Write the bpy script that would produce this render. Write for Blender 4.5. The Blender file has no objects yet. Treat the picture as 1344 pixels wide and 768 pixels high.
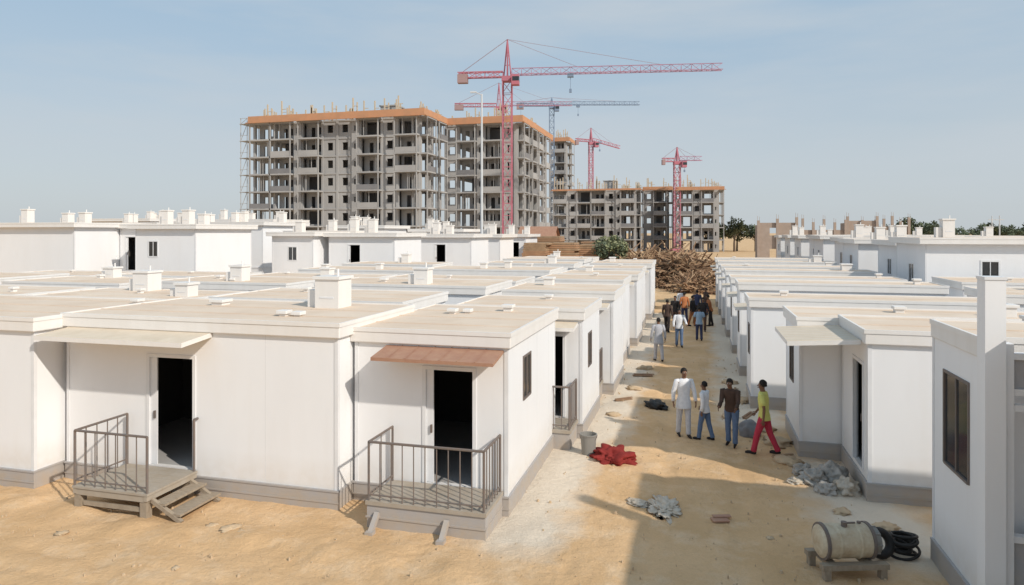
import bpy, bmesh, math, random
from mathutils import Vector, Matrix, noise
random.seed(7)
R=random.Random(11)
scene=bpy.context.scene
COL=scene.collection
# ------------------------------------------------------------------ materials
def nn(nt,t,**k):
    n=nt.nodes.new(t)
    for a,b in k.items(): setattr(n,a,b)
    return n
def mat(name,c,rough=.8,c2=None,scale=3.0,amt=.5,bump=0.0,bscale=20,metal=0,dirt=None,dirt_h=1.0,dirt_amt=.6,stretch=(1,1,1),spec=.3,c3=None,c3s=.22,streak=None):
    m=bpy.data.materials.new(name); m.use_nodes=True
    nt=m.node_tree; b=nt.nodes['Principled BSDF']
    b.inputs['Roughness'].default_value=rough; b.inputs['Metallic'].default_value=metal
    b.inputs['Specular IOR Level'].default_value=spec
    if c2 is None: c2=tuple(x*.85 for x in c)
    g=nn(nt,'ShaderNodeNewGeometry')
    mp=nn(nt,'ShaderNodeMapping'); mp.inputs['Scale'].default_value=stretch
    nt.links.new(g.outputs['Position'],mp.inputs['Vector'])
    n=nn(nt,'ShaderNodeTexNoise'); n.inputs['Scale'].default_value=scale; n.inputs['Detail'].default_value=7; n.inputs['Roughness'].default_value=.6
    nt.links.new(mp.outputs[0],n.inputs['Vector'])
    r=nn(nt,'ShaderNodeMapRange'); r.inputs[1].default_value=.35; r.inputs[2].default_value=.68; r.inputs[4].default_value=amt
    nt.links.new(n.outputs['Fac'],r.inputs[0])
    mx=nn(nt,'ShaderNodeMix',data_type='RGBA'); mx.inputs[6].default_value=(*c,1); mx.inputs[7].default_value=(*c2,1)
    nt.links.new(r.outputs[0],mx.inputs[0]); out=mx.outputs[2]
    if c3:
        n3=nn(nt,'ShaderNodeTexNoise'); n3.inputs['Scale'].default_value=scale*c3s; n3.inputs['Detail'].default_value=4
        nt.links.new(g.outputs['Position'],n3.inputs['Vector'])
        r3=nn(nt,'ShaderNodeMapRange'); r3.inputs[1].default_value=.48; r3.inputs[2].default_value=.66; r3.inputs[4].default_value=.7
        nt.links.new(n3.outputs['Fac'],r3.inputs[0])
        m3=nn(nt,'ShaderNodeMix',data_type='RGBA'); m3.inputs[7].default_value=(*c3,1)
        nt.links.new(r3.outputs[0],m3.inputs[0]); nt.links.new(out,m3.inputs[6]); out=m3.outputs[2]
    if streak:
        ms=nn(nt,'ShaderNodeMapping'); ms.inputs['Scale'].default_value=(4,4,.6); nt.links.new(g.outputs['Position'],ms.inputs['Vector'])
        ns=nn(nt,'ShaderNodeTexNoise'); ns.inputs['Scale'].default_value=1; ns.inputs['Detail'].default_value=5; nt.links.new(ms.outputs[0],ns.inputs['Vector'])
        rs=nn(nt,'ShaderNodeMapRange'); rs.inputs[1].default_value=.55; rs.inputs[2].default_value=.85; rs.inputs[4].default_value=.4; nt.links.new(ns.outputs['Fac'],rs.inputs[0])
        m4=nn(nt,'ShaderNodeMix',data_type='RGBA'); m4.inputs[7].default_value=(*streak,1); nt.links.new(rs.outputs[0],m4.inputs[0]); nt.links.new(out,m4.inputs[6]); out=m4.outputs[2]
    if dirt:
        s=nn(nt,'ShaderNodeSeparateXYZ'); nt.links.new(g.outputs['Position'],s.inputs[0])
        rz=nn(nt,'ShaderNodeMapRange'); rz.inputs[1].default_value=.2; rz.inputs[2].default_value=dirt_h; rz.inputs[3].default_value=dirt_amt; rz.inputs[4].default_value=0
        nt.links.new(s.outputs[2],rz.inputs[0])
        n2=nn(nt,'ShaderNodeTexNoise'); n2.inputs['Scale'].default_value=5; n2.inputs['Detail'].default_value=8
        nt.links.new(g.outputs['Position'],n2.inputs['Vector'])
        mu=nn(nt,'ShaderNodeMath',operation='MULTIPLY'); nt.links.new(rz.outputs[0],mu.inputs[0]); nt.links.new(n2.outputs['Fac'],mu.inputs[1])
        m2=nn(nt,'ShaderNodeMix',data_type='RGBA'); m2.inputs[7].default_value=(*dirt,1)
        nt.links.new(mu.outputs[0],m2.inputs[0]); nt.links.new(out,m2.inputs[6]); out=m2.outputs[2]
    nt.links.new(out,b.inputs['Base Color'])
    if bump>0:
        nb=nn(nt,'ShaderNodeTexNoise'); nb.inputs['Scale'].default_value=bscale; nb.inputs['Detail'].default_value=6
        nt.links.new(g.outputs['Position'],nb.inputs['Vector'])
        bp=nn(nt,'ShaderNodeBump'); bp.inputs['Strength'].default_value=min(1,bump); bp.inputs['Distance'].default_value=.02*max(1,bump)
        nt.links.new(nb.outputs['Fac'],bp.inputs['Height']); nt.links.new(bp.outputs[0],b.inputs['Normal'])
    return m
M={}
M['wall']=mat('white_panel',(.82,.825,.84),.5,(.775,.775,.785),1.0,.6,dirt=(.54,.44,.32),dirt_h=.95,dirt_amt=.65,stretch=(1,1,.35),bump=.06,bscale=3,streak=(.76,.75,.74))
M['seam']=mat('panel_seam',(.74,.74,.75),.5)
M['trim']=mat('white_trim',(.76,.765,.78),.4)
M['rooftop']=mat('dusty_roof_top',(.73,.60,.48),.9,(.64,.51,.40),1.3,.7,bump=.12,bscale=15,c3=(.76,.655,.55),c3s=.35,spec=.1)
M['fascia']=mat('roof_fascia',(.79,.765,.74),.5,(.71,.675,.63),3,.5,stretch=(1,1,.2))
M['skirt']=mat('grey_skirting',(.36,.37,.40),.6,(.42,.39,.36),4,.6,dirt=(.45,.34,.22),dirt_h=.5,dirt_amt=.8)
M['dark']=mat('interior_shade',(.075,.07,.065),.9)  # inner wall faces darkened: the rooms' shade is put into the colour
M['glass']=mat('dark_glass',(.03,.035,.04),.12,spec=.6)
M['steel']=mat('railing_steel',(.15,.135,.13),.6,(.24,.16,.11),9,.5)
M['woodg']=mat('weathered_wood',(.36,.30,.23),.85,(.24,.19,.14),6,.8,stretch=(1,6,1),bump=.3,bscale=30)
M['deck']=mat('deck_board',(.38,.35,.31),.8,(.29,.26,.22),5,.7,dirt=(.45,.34,.22),dirt_h=1.2)
M['brown']=mat('brown_sheet',(.36,.19,.13),.7,(.44,.27,.18),5,.7)
M['cream']=mat('cream_panel',(.70,.60,.48),.8,(.60,.50,.38),3,.7,spec=.1)
M['conc']=mat('raw_concrete',(.40,.395,.39),.9,(.305,.30,.30),.35,.8,stretch=(1,1,.3),c3=(.47,.465,.46))  # lightened slightly: distance haze put into the tower concrete's colour
M['concd']=mat('shaded_concrete',(.235,.235,.245),.95,(.18,.18,.19),.5,.8)  # darker copy of the concrete: shade put into cores and inner faces
M['form']=mat('orange_formwork',(.56,.29,.16),.8,(.44,.25,.15),.6,.8)
M['tan']=mat('tan_timber',(.56,.47,.36),.9)
M['scaf']=mat('scaffold_tube',(.44,.44,.44),.6)
M['cred']=mat('crane_red',(.47,.15,.19),.6,(.42,.18,.24),.5,.7)
M['cmag']=mat('crane_purple_red',(.41,.21,.29),.6,(.36,.23,.33),.3,.7)
M['cblue']=mat('crane_blue_grey',(.20,.27,.38),.6)
M['cable']=mat('steel_cable',(.34,.28,.33),.6)
M['block']=mat('counterweight_concrete',(.36,.25,.25),.9)
M['brick']=mat('clay_brick',(.41,.335,.285),.9,(.34,.27,.225),1.5,.8)
M['timber']=mat('brown_timber',(.31,.19,.115),.9,(.19,.115,.07),3,.9)
M['timber2']=mat('pale_timber',(.42,.285,.175),.9,(.29,.19,.115),2,.9)
M['board']=mat('sawn_brown_board',(.44,.26,.15),.9,(.34,.20,.12),2,.9)
M['leaf']=mat('dusty_leaf',(.105,.135,.08),.8,(.14,.155,.10),.8,.9)
M['leaf2']=mat('dry_palm_leaf',(.20,.22,.11),.8,(.26,.25,.14),1,.9)
M['bark']=mat('bark',(.16,.12,.09),.9)
M['skin']=mat('brown_skin',(.20,.105,.065),.6)
M['hair']=mat('black_hair',(.015,.012,.01),.7)
M['eyes']=mat('eye_white',(.6,.58,.55),.3)
M['lip']=mat('lip',(.16,.06,.05),.5)
def cloth(n,c,amt=.5): return mat(n,c,.9,tuple(x*.72 for x in c),14,amt,bump=.4,bscale=25)
M['cwhite']=cloth('white_cotton',(.76,.77,.80)); M['cgrey']=cloth('light_grey_cotton',(.45,.46,.50)); M['cpale']=cloth('pale_trousers',(.60,.60,.63))
M['cjean']=cloth('blue_denim',(.12,.18,.30)); M['cblack']=cloth('black_cloth',(.035,.03,.03)); M['cbrown']=cloth('dark_brown_cloth',(.085,.055,.045))
M['cyell']=cloth('yellow_green_cotton',(.68,.66,.20)); M['cred2']=cloth('red_trousers',(.50,.045,.08)); M['clblue']=cloth('pale_blue_cotton',(.34,.46,.60)); M['corange']=cloth('rust_cotton',(.45,.17,.07)); M['cnavy']=cloth('navy_cotton',(.05,.06,.12))
M['cloth_red']=mat('red_tarpaulin',(.28,.04,.035),.9,(.17,.028,.025),4,.8,bump=.6,bscale=12,spec=.1)
M['plastic']=mat('grey_plastic_sheet',(.42,.40,.37),.6,(.31,.27,.23),7,.8,spec=.3,bump=.6,bscale=10)
M['plasticw']=mat('white_plastic_sheet',(.54,.49,.42),.6,(.44,.35,.25),7,.9,spec=.3,bump=.6,bscale=10)
M['rubber']=mat('black_rubber',(.025,.023,.022),.6)
M['tank']=mat('cream_steel',(.62,.545,.41),.6,(.46,.35,.23),7,.9,spec=.2)
M['bucket']=mat('grey_bucket',(.26,.25,.23),.6)
M['stone']=mat('sandy_stone',(.55,.42,.28),.95,(.45,.33,.21),8,.8)
M['lampm']=mat('galvanised_pole',(.58,.60,.62),.5)
def ground_mat():
    m=bpy.data.materials.new('sandy_ground'); m.use_nodes=True; nt=m.node_tree; b=nt.nodes['Principled BSDF']
    b.inputs['Roughness'].default_value=.95; b.inputs['Specular IOR Level'].default_value=.1
    g=nn(nt,'ShaderNodeNewGeometry'); L=nt.links
    def noi(s,d=8,ro=.6):
        n=nn(nt,'ShaderNodeTexNoise'); n.inputs['Scale'].default_value=s; n.inputs['Detail'].default_value=d; n.inputs['Roughness'].default_value=ro
        L.new(g.outputs['Position'],n.inputs['Vector']); return n
    def rng(n,a,c,o=1.0):
        r=nn(nt,'ShaderNodeMapRange'); r.inputs[1].default_value=a; r.inputs[2].default_value=c; r.inputs[4].default_value=o
        L.new(n.outputs[0],r.inputs[0]); return r
    def mix(f,a,col):
        x=nn(nt,'ShaderNodeMix',data_type='RGBA'); L.new(f.outputs[0],x.inputs[0])
        if isinstance(a,tuple): x.inputs[6].default_value=(*a,1)
        else: L.new(a.outputs[2],x.inputs[6])
        x.inputs[7].default_value=(*col,1); return x
    def ma(op,a,bv):
        x=nn(nt,'ShaderNodeMath',operation=op)
        L.new(a.outputs[0] if hasattr(a,'outputs') else a,x.inputs[0])
        if isinstance(bv,(int,float)): x.inputs[1].default_value=bv
        else: L.new(bv.outputs[0] if hasattr(bv,'outputs') else bv,x.inputs[1])
        return x
    a=mix(rng(noi(.5),.38,.62),(.69,.465,.265),(.59,.385,.205))
    a=mix(rng(noi(1.3,10,.7),.50,.68,.7),a,(.73,.55,.37))
    a=mix(rng(noi(3.5,10,.75),.55,.72,.65),a,(.46,.30,.175))
    a=mix(rng(noi(26,6,.7),.5,.75,.45),a,(.48,.34,.21))
    sp=nn(nt,'ShaderNodeSeparateXYZ'); L.new(g.outputs['Position'],sp.inputs[0])
    wob=ma('MULTIPLY',ma('SUBTRACT',noi(.9,6),.5),1.8)
    def strip(xa,xb,ya,yb):
        cx=(xa+xb)/2; d=ma('ABSOLUTE',ma('SUBTRACT',ma('ADD',sp.outputs[0],wob),cx),0)
        r1=nn(nt,'ShaderNodeMapRange'); r1.inputs[1].default_value=(xb-xa)/2+.55; r1.inputs[2].default_value=(xb-xa)/2-.15; L.new(d.outputs[0],r1.inputs[0])
        e=ma('ABSOLUTE',ma('SUBTRACT',ma('ADD',sp.outputs[1],wob),(ya+yb)/2),0)
        r2=nn(nt,'ShaderNodeMapRange'); r2.inputs[1].default_value=(yb-ya)/2+.6; r2.inputs[2].default_value=(yb-ya)/2-.3; L.new(e.outputs[0],r2.inputs[0])
        return ma('MULTIPLY',r1,r2)
    f=ma('MAXIMUM',strip(-3.6,-2.4,10.9,17.5),strip(-3.0,-2.0,17,45)); f=ma('MAXIMUM',f,strip(.9,2.2,19.5,45)); f=ma('MAXIMUM',f,strip(2.4,3.8,12,17)); 
    f=ma('MULTIPLY',f,.78)
    a=mix(f,a,(.69,.63,.54))
    L.new(a.outputs[2],b.inputs['Base Color'])
    n1=noi(7,12,.7); bp=nn(nt,'ShaderNodeBump'); bp.inputs['Strength'].default_value=.7; bp.inputs['Distance'].default_value=.07
    L.new(n1.outputs['Fac'],bp.inputs['Height']); L.new(bp.outputs[0],b.inputs['Normal'])
    return m
M['sand']=ground_mat()

# ------------------------------------------------------------------ mesh helpers
class MB:
    def __init__(s): s.v=[]; s.f=[]; s.m=[]
    def poly(s,pts,m=0):
        i=len(s.v); s.v+=[tuple(p) for p in pts]; s.f.append(tuple(range(i,i+len(pts)))); s.m.append(m)
    def box(s,x0,x1,y0,y1,z0,z1,m=0,top=None):
        i=len(s.v)
        s.v+=[(x0,y0,z0),(x1,y0,z0),(x1,y1,z0),(x0,y1,z0),(x0,y0,z1),(x1,y0,z1),(x1,y1,z1),(x0,y1,z1)]
        for k,f in enumerate([(0,3,2,1),(4,5,6,7),(0,1,5,4),(1,2,6,5),(2,3,7,6),(3,0,4,7)]):
            s.f.append(tuple(i+j for j in f)); s.m.append(top if (k==1 and top is not None) else m)
    def bar(s,p,q,r,m=0,n=4,r2=None):
        p=Vector(p); q=Vector(q); d=(q-p)
        if d.length<1e-6: return
        d.normalize(); a=d.cross(Vector((0,0,1)) if abs(d.z)<.9 else Vector((1,0,0))).normalized(); b=d.cross(a)
        r2=r if r2 is None else r2; i=len(s.v)
        for c,rr in ((p,r),(q,r2)):
            for k in range(n):
                t=2*math.pi*(k+.5)/n; s.v.append(tuple(c+a*math.cos(t)*rr+b*math.sin(t)*rr))
        for k in range(n):
            s.f.append((i+k,i+(k+1)%n,i+n+(k+1)%n,i+n+k)); s.m.append(m)
        s.f.append(tuple(range(i+n-1,i-1,-1))); s.m.append(m); s.f.append(tuple(range(i+n,i+2*n))); s.m.append(m)
    def tube(s,pts,rad,m=0,n=10,flat=False):
        i=len(s.v); N=len(pts); P=[Vector(p) for p in pts]
        for k in range(N):
            if flat: a=Vector((1,0,0)); b=Vector((0,1,0))
            else:
                t=(P[min(k+1,N-1)]-P[max(k-1,0)]).normalized()
                a=t.cross(Vector((0,1,0)) if abs(t.y)<.8 else Vector((1,0,0))).normalized(); b=t.cross(a)
            rr=rad[k] if isinstance(rad[k],tuple) else (rad[k],rad[k])
            for j in range(n):
                th=2*math.pi*j/n; s.v.append(tuple(P[k]+a*math.cos(th)*rr[0]+b*math.sin(th)*rr[1]))
        for k in range(N-1):
            for j in range(n):
                s.f.append((i+k*n+j,i+k*n+(j+1)%n,i+(k+1)*n+(j+1)%n,i+(k+1)*n+j)); s.m.append(m)
        s.f.append(tuple(i+j for j in range(n))); s.m.append(m)
        s.f.append(tuple(i+(N-1)*n+j for j in range(n))); s.m.append(m)
    def panel(s,axis,c,t,u0,u1,z0,z1,holes=(),mo=0,mi=1):
        us=sorted(set([u0,u1]+[h[0] for h in holes]+[h[1] for h in holes])); zs=sorted(set([z0,z1]+[h[2] for h in holes]+[h[3] for h in holes]))
        us=[u for u in us if u0<=u<=u1]; zs=[z for z in zs if z0<=z<=z1]
        def P(u,w,z): return (u,c+w,z) if axis=='x' else (c+w,u,z)
        def solid(i,j):
            if i<0 or j<0 or i>=len(us)-1 or j>=len(zs)-1: return False
            cu=(us[i]+us[i+1])/2; cz=(zs[j]+zs[j+1])/2
            return not any(h[0]<cu<h[1] and h[2]<cz<h[3] for h in holes)
        for i in range(len(us)-1):
            for j in range(len(zs)-1):
                if not solid(i,j): continue
                a,b,e,f=us[i],us[i+1],zs[j],zs[j+1]
                s.poly([P(a,0,e),P(b,0,e),P(b,0,f),P(a,0,f)],mo)
                s.poly([P(a,t,e),P(b,t,e),P(b,t,f),P(a,t,f)],mi)
                if not solid(i-1,j): s.poly([P(a,0,e),P(a,t,e),P(a,t,f),P(a,0,f)],mo)
                if not solid(i+1,j): s.poly([P(b,0,e),P(b,t,e),P(b,t,f),P(b,0,f)],mo)
                if not solid(i,j-1): s.poly([P(a,0,e),P(b,0,e),P(b,t,e),P(a,t,e)],mo)
                if not solid(i,j+1): s.poly([P(a,0,f),P(b,0,f),P(b,t,f),P(a,t,f)],mo)
    def mesh(s,name,mats,smooth=False,weld=True,off=(0,0,0)):
        me=bpy.data.meshes.new(name)
        o=off
        me.from_pydata([(v[0]-o[0],v[1]-o[1],v[2]-o[2]) for v in s.v],[],s.f)
        for mm in mats: me.materials.append(M[mm])
        me.polygons.foreach_set('material_index',s.m)
        if weld:
            bm=bmesh.new(); bm.from_mesh(me); bmesh.ops.remove_doubles(bm,verts=bm.verts,dist=1e-4); bmesh.ops.recalc_face_normals(bm,faces=bm.faces); bm.to_mesh(me); bm.free()
        if smooth: me.polygons.foreach_set('use_smooth',[True]*len(me.polygons))
        me.update(); return me
def add(name,data,loc=(0,0,0),rotz=0,parent=None):
    o=bpy.data.objects.new(name,data); COL.objects.link(o)
    o.location=loc; o.rotation_euler=(0,0,rotz)
    if parent: o.parent=parent
    return o
def thing(name,label,cat,loc,rotz=0,group=None,data=None):
    o=add(name,data,loc,rotz); o['label']=label; o['category']=cat
    if group: o['group']=group
    return o
def bevel(o,w=.015,seg=2):
    b=o.modifiers.new('bevel','BEVEL'); b.width=w; b.segments=seg; b.limit_method='ANGLE'
def copy_thing(src,loc,rotz=0,scale=None,label=None):
    n=src.copy(); COL.objects.link(n); n.location=loc; n.rotation_euler=(0,0,rotz)
    if scale: n.scale=(scale,)*3
    if label: n['label']=label
    def rec(a,b):
        for c in a.children:
            k=c.copy(); COL.objects.link(k); k.parent=b; rec(c,k)
    rec(src,n); return n
TH=math.radians(15.1); CT,ST=math.cos(TH),math.sin(TH)
def site(s,d):   # survey axes (metres across / metres out from the viewpoint) to world
    return (s*CT-d*ST, s*ST+d*CT)

# ------------------------------------------------------------------ ground
def axis_vals(lo,hi,step,far):
    a=[]; x=lo
    while x<=hi: a.append(x); x+=step
    st=step; x=lo
    pre=[]
    while x>-far: st*=1.35; x-=st; pre.append(x)
    st=step; x=a[-1]; post=[]
    while x<far: st*=1.35; x+=st; post.append(x)
    return pre[::-1]+a+post
XS=axis_vals(-15,7,.09,2500); YS=axis_vals(7,24,.09,3500)
vs=[];fs=[]
FP=[(R.uniform(-14,3),R.uniform(7.5,24),R.uniform(0,3.14)) for _ in range(600)]
grid={}
for f in FP: grid.setdefault((int(f[0]//1),int(f[1]//1)),[]).append(f)
for y in YS:
    for x in XS:
        k=1 if (-20<x<12 and 4<y<34) else 0
        z=0
        if k:
            z=(noise.noise(Vector((x*.8,y*.8,0)))*.03+noise.noise(Vector((x*2.6,y*2.6,3)))*.02+noise.noise(Vector((x*7,y*7,5)))*.011)
            z-=.035*math.exp(-((x+.9+.25*math.sin(y*.3))/.16)**2)+.035*math.exp(-((x-.6+.25*math.sin(y*.3))/.16)**2)
            yy=10.15+.25*math.sin(x*.9)+(.0 if x<-6 else -.3)
            z+=.13*math.exp(-((y-yy)/.32)**2)*max(0,noise.noise(Vector((x*1.3,y*.5,9)))+.25)
            for c in (8.1,8.7,9.35):
                z-=.035*math.exp(-((y-c-.12*math.sin(x*.5))/.1)**2)*max(0,.6+noise.noise(Vector((x*.7,c,2))))
            gi,gj=int(x//1),int(y//1)
            for a in (-1,0,1):
                for b in (-1,0,1):
                    for (fx,fy,fa) in grid.get((gi+a,gj+b),()):
                        dx,dy=x-fx,y-fy
                        if dx*dx+dy*dy<.09:
                            u=dx*math.cos(fa)+dy*math.sin(fa); w=-dx*math.sin(fa)+dy*math.cos(fa); z-=.02*math.exp(-(u/.14)**2-(w/.07)**2)
            z=min(z,.11)
        vs.append((x,y,z))
nx=len(XS)
for j in range(len(YS)-1):
    for i in range(nx-1):
        fs.append((j*nx+i,j*nx+i+1,(j+1)*nx+i+1,(j+1)*nx+i))
me=bpy.data.meshes.new('ground'); me.from_pydata(vs,[],fs); me.materials.append(M['sand']); me.polygons.foreach_set('use_smooth',[True]*len(me.polygons))
g=add('ground',me); g['kind']='structure'

# ------------------------------------------------------------------ cabins
def cabin(x0,x1,y0,y1,h,front=(),left=(),right=(),vents=(),awn=(),label='white prefabricated cabin with flat dusty roof',seams=True,group='rows of white prefabricated cabins',ov=.08,level=None):
    cx=(x0+x1)/2; ox,oy=cx,y0
    e=thing('cabin',label,'cabin',(ox,oy,0),0,group)
    off=(ox,oy,0); rb=h-.26; zb=-.06
    mb=MB()
    hf=[o[1:5] for o in front]; hl=[o[1:5] for o in left]; hr=[o[1:5] for o in right]
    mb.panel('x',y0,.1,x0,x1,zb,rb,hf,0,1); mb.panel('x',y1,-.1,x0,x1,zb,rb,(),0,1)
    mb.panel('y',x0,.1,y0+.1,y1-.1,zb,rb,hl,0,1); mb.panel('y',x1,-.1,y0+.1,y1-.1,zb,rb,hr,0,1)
    for (a,b) in ((x0,y0),(x1,y0),(x1,y1),(x0,y1)):
        sx=1 if a==x0 else -1; sy=1 if b==y0 else -1
        xs=sorted((a-sx*.012,a+sx*.06)); ys=sorted((b-sy*.012,b+sy*.06))
        mb.box(xs[0],xs[1],ys[0],ys[1],.36,rb-.002,2)
    if seams:
        u=x0+2.4
        while u<x1-.3:
            if not any(o[1]-.1<u<o[2]+.1 for o in front): mb.box(u-.006,u+.006,y0-.0015,y0+.02,.37,rb-.003,3)
            u+=2.4
        for xx,ls in ((x0,left),(x1,right)):
            u=y0+1.2
            while u<y1-.3:
                if not any(o[1]-.1<u<o[2]+.1 for o in ls): mb.box(xx-.0015,xx+.0015,u-.006,u+.006,.37,rb-.003,3)
                u+=1.2
    if level: mb.box(x0-.03,x1+.03,y0-.03,y1+.03,level,level+.14,2)
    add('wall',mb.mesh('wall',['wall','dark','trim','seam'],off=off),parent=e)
    mb=MB(); mb.box(x0-ov,x1+ov,y0-ov,y1+ov,rb,h,0,1)
    o=add('roof',mb.mesh('roof',['fascia','rooftop'],off=off),parent=e); bevel(o,.018)
    ro=o
    mb=MB(); u=y0+.9
    while u<y1-.3:
        mb.box(x0-ov+.04,x1+ov-.04,u-.02,u+.02,h+.001,h+.014,0); u+=1.15
    mb.box(x0-ov-.012,x1+ov+.012,y0-ov-.014,y0-ov+.03,h-.05,h+.028,1); mb.box(x1+ov-.03,x1+ov+.014,y0-ov+.031,y1+ov,h-.05,h+.026,1); mb.box(x0-ov-.014,x0-ov+.03,y0-ov+.031,y1+ov,h-.05,h+.026,1)
    mb.box(x0-ov+.031,x1+ov-.031,y1+ov-.05,y1+ov+.01,h-.05,h+.03,1)
    add('roof_trim',mb.mesh('roof_trim',['rooftop','fascia'],off=off),parent=ro)
    mb=MB(); p=.03
    mb.box(x0-p,x1+p,y0-p,y0-.001,zb,.33,0); mb.box(x1+.001,x1+p,y0+.0,y1+p,zb,.33,0); mb.box(x0-p,x0-.001,y0+.0,y1+p,zb,.33,0)
    mb.box(x0-p-.015,x1+p+.015,y0-p-.015,y0-.002,.331,.365,0); mb.box(x1+.002,x1+p+.015,y0,y1,.331,.364,0); mb.box(x0-p-.015,x0-.002,y0,y1,.331,.364,0)
    mb.box(x0-p-.012,x1+p+.012,y0-p-.012,y0-p-.001,.12,.15,0)
    add('skirting',mb.mesh('skirting',['skirt'],off=off),parent=e)
    mb=MB(); mb.box(x0+.1,x1-.1,y0+.1,y1-.1,.38,.44); add('floor',mb.mesh('floor',['conc'],off=off),parent=e)
    def opening(kind,axis,c,sg,a,b,z0,z1):
        def bx(m,u0,u1,w0,w1,q0,q1,mi=0):
            w=sorted((c+sg*w0,c+sg*w1))
            if axis=='x': m.box(u0,u1,w[0],w[1],q0,q1,mi)
            else: m.box(w[0],w[1],u0,u1,q0,q1,mi)
        f=MB(); t=.05 if kind!='winw' else .03
        bx(f,a-t*.4,a+t,-.06,.018,z0,z1+t*.4); bx(f,b-t,b+t*.4,-.06,.018,z0,z1+t*.4); bx(f,a+t,b-t,-.06,.018,z1-t,z1+t*.4)
        if kind in('win','winw'): bx(f,a+t,b-t,-.06,.022,z0-t*.3,z0+t)
        if kind=='door':
            l=MB(); bx(l,a+t+.002,a+t+.14*(b-a),-.05,-.02,z0+.01,z1-t-.01)
            d=add('door',l.mesh('door',['trim'],off=off),parent=e); d['label']='white sliding door leaf standing open'
            k=MB(); bx(k,a+t+.09*(b-a),a+t+.12*(b-a),-.02,.02,z0+.95,z0+1.1); add('handle',k.mesh('handle',['steel'],off=off),parent=d)
            add('frame',f.mesh('frame',['trim'],off=off),parent=d)
        elif kind=='shut':
            l=MB(); bx(l,a+t+.002,b-t-.002,-.05,-.02,z0+.01,z1-t-.01)
            d=add('door',l.mesh('door',['skirt'],off=off),parent=e); add('frame',f.mesh('frame',['trim'],off=off),parent=d)
        else:
            l=MB(); bx(l,a+t+.002,b-t-.002,-.02,-.008,z0+t+.002,z1-t-.002)
            d=add('window',l.mesh('window',['glass'],off=off),parent=e)
            mid=(a+b)/2; bx(f,mid-.015,mid+.015,-.03,.012,z0+t,z1-t)
            add('frame',f.mesh('frame',['steel' if kind=='winw' else 'trim'],off=off),parent=d)
    for o in front: opening(o[0],'x',y0,-1,*o[1:5])
    for o in left: opening(o[0],'y',x0,-1,*o[1:5])
    for o in right: opening(o[0],'y',x1,1,*o[1:5])
    for (vx,vy,w,vh) in vents:
        mb=MB(); mb.box(vx-w/2,vx+w/2,vy-w/2,vy+w/2,h-.002,h+vh-.07,0); mb.box(vx-w/2-.04,vx+w/2+.04,vy-w/2-.04,vy+w/2+.04,h+vh-.07,h+vh,0)
        if vh>.4:
            mb.box(vx-w/2-.26,vx-w/2-.01,vy-w*.3,vy+w*.3,h,h+vh*.55,0); mb.box(vx-w*.3,vx+w*.3,vy-w/2-.008,vy-w/2,h+vh*.3,h+vh*.36,1)
            mb.bar((vx+w*.2,vy,h+vh),(vx+w*.2,vy,h+vh+.16),.03,0,6)
        o=add('vent',mb.mesh('vent',['fascia','seam'],off=off),parent=ro); bevel(o,.01)
    for (ax0,ax1,ay0,ay1,zo,zi,mm) in awn:
        mb=MB(); t=.06 if mm!='cream' else .09
        P=[(ax0,ay0,zo),(ax1,ay0,zo),(ax1,ay1,zi),(ax0,ay1,zi)]
        for k in range(4):
            a,b=P[k],P[(k+1)%4]; mb.poly([a,b,(b[0],b[1],b[2]+t),(a[0],a[1],a[2]+t)],1 if mm=='cream' else 0)
        mb.poly(P); mb.poly([(p[0],p[1],p[2]+t) for p in P])
        n=int((ax1-ax0)/.3)
        if mm!='cream':
          for k in range(1,n):
            xx=ax0+(ax1-ax0)*k/n; mb.poly([(xx-.012,ay0,zo+t+.012),(xx+.012,ay0,zo+t+.012),(xx+.012,ay1,zi+t+.012),(xx-.012,ay1,zi+t+.012)])
            mb.poly([(xx-.012,ay0,zo+t),(xx+.012,ay0,zo+t),(xx+.012,ay0,zo+t+.012),(xx-.012,ay0,zo+t+.012)])
        add('awning',mb.mesh('awning',[mm,'fascia'],off=off),parent=e)
    return e,off
def lane_awning(e,o,x0,x1,y0,y1,z0,z1):
    mb=MB(); P=[(x0,y0,z0),(x1,y0,z1),(x1,y1,z1),(x0,y1,z0)]; t=.09
    mb.poly(P); mb.poly([(p[0],p[1],p[2]+t) for p in P])
    for k in range(4):
        a,b=P[k],P[(k+1)%4]; mb.poly([a,b,(b[0],b[1],b[2]+t),(a[0],a[1],a[2]+t)],1)
    n=int((y1-y0)/.25)
    for k in range(1,n):
        yy=y0+(y1-y0)*k/n; mb.poly([(x0,yy-.01,z0+t+.004),(x1,yy-.01,z1+t+.004),(x1,yy+.01,z1+t+.004),(x0,yy+.01,z0+t+.004)],1)
    add('awning',mb.mesh('awning',['cream','fascia'],off=o),parent=e)
def rail_run(mb,p,q,z0,z1,n,ext=.018):
    p=Vector(p);q=Vector(q)
    a=Vector((p.x,p.y,z1)); b=Vector((q.x,q.y,z1)); mb.bar(a,b,.024,0,6)
    mb.bar((p.x,p.y,z0+.1),(q.x,q.y,z0+.1),.016,0,6)
    for k in range(n+1):
        c=p.lerp(q,k/n); r=.024 if k in(0,n) else .011
        mb.bar((c.x,c.y,z0-.02),(c.x,c.y,z1),r,0,6)
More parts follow.
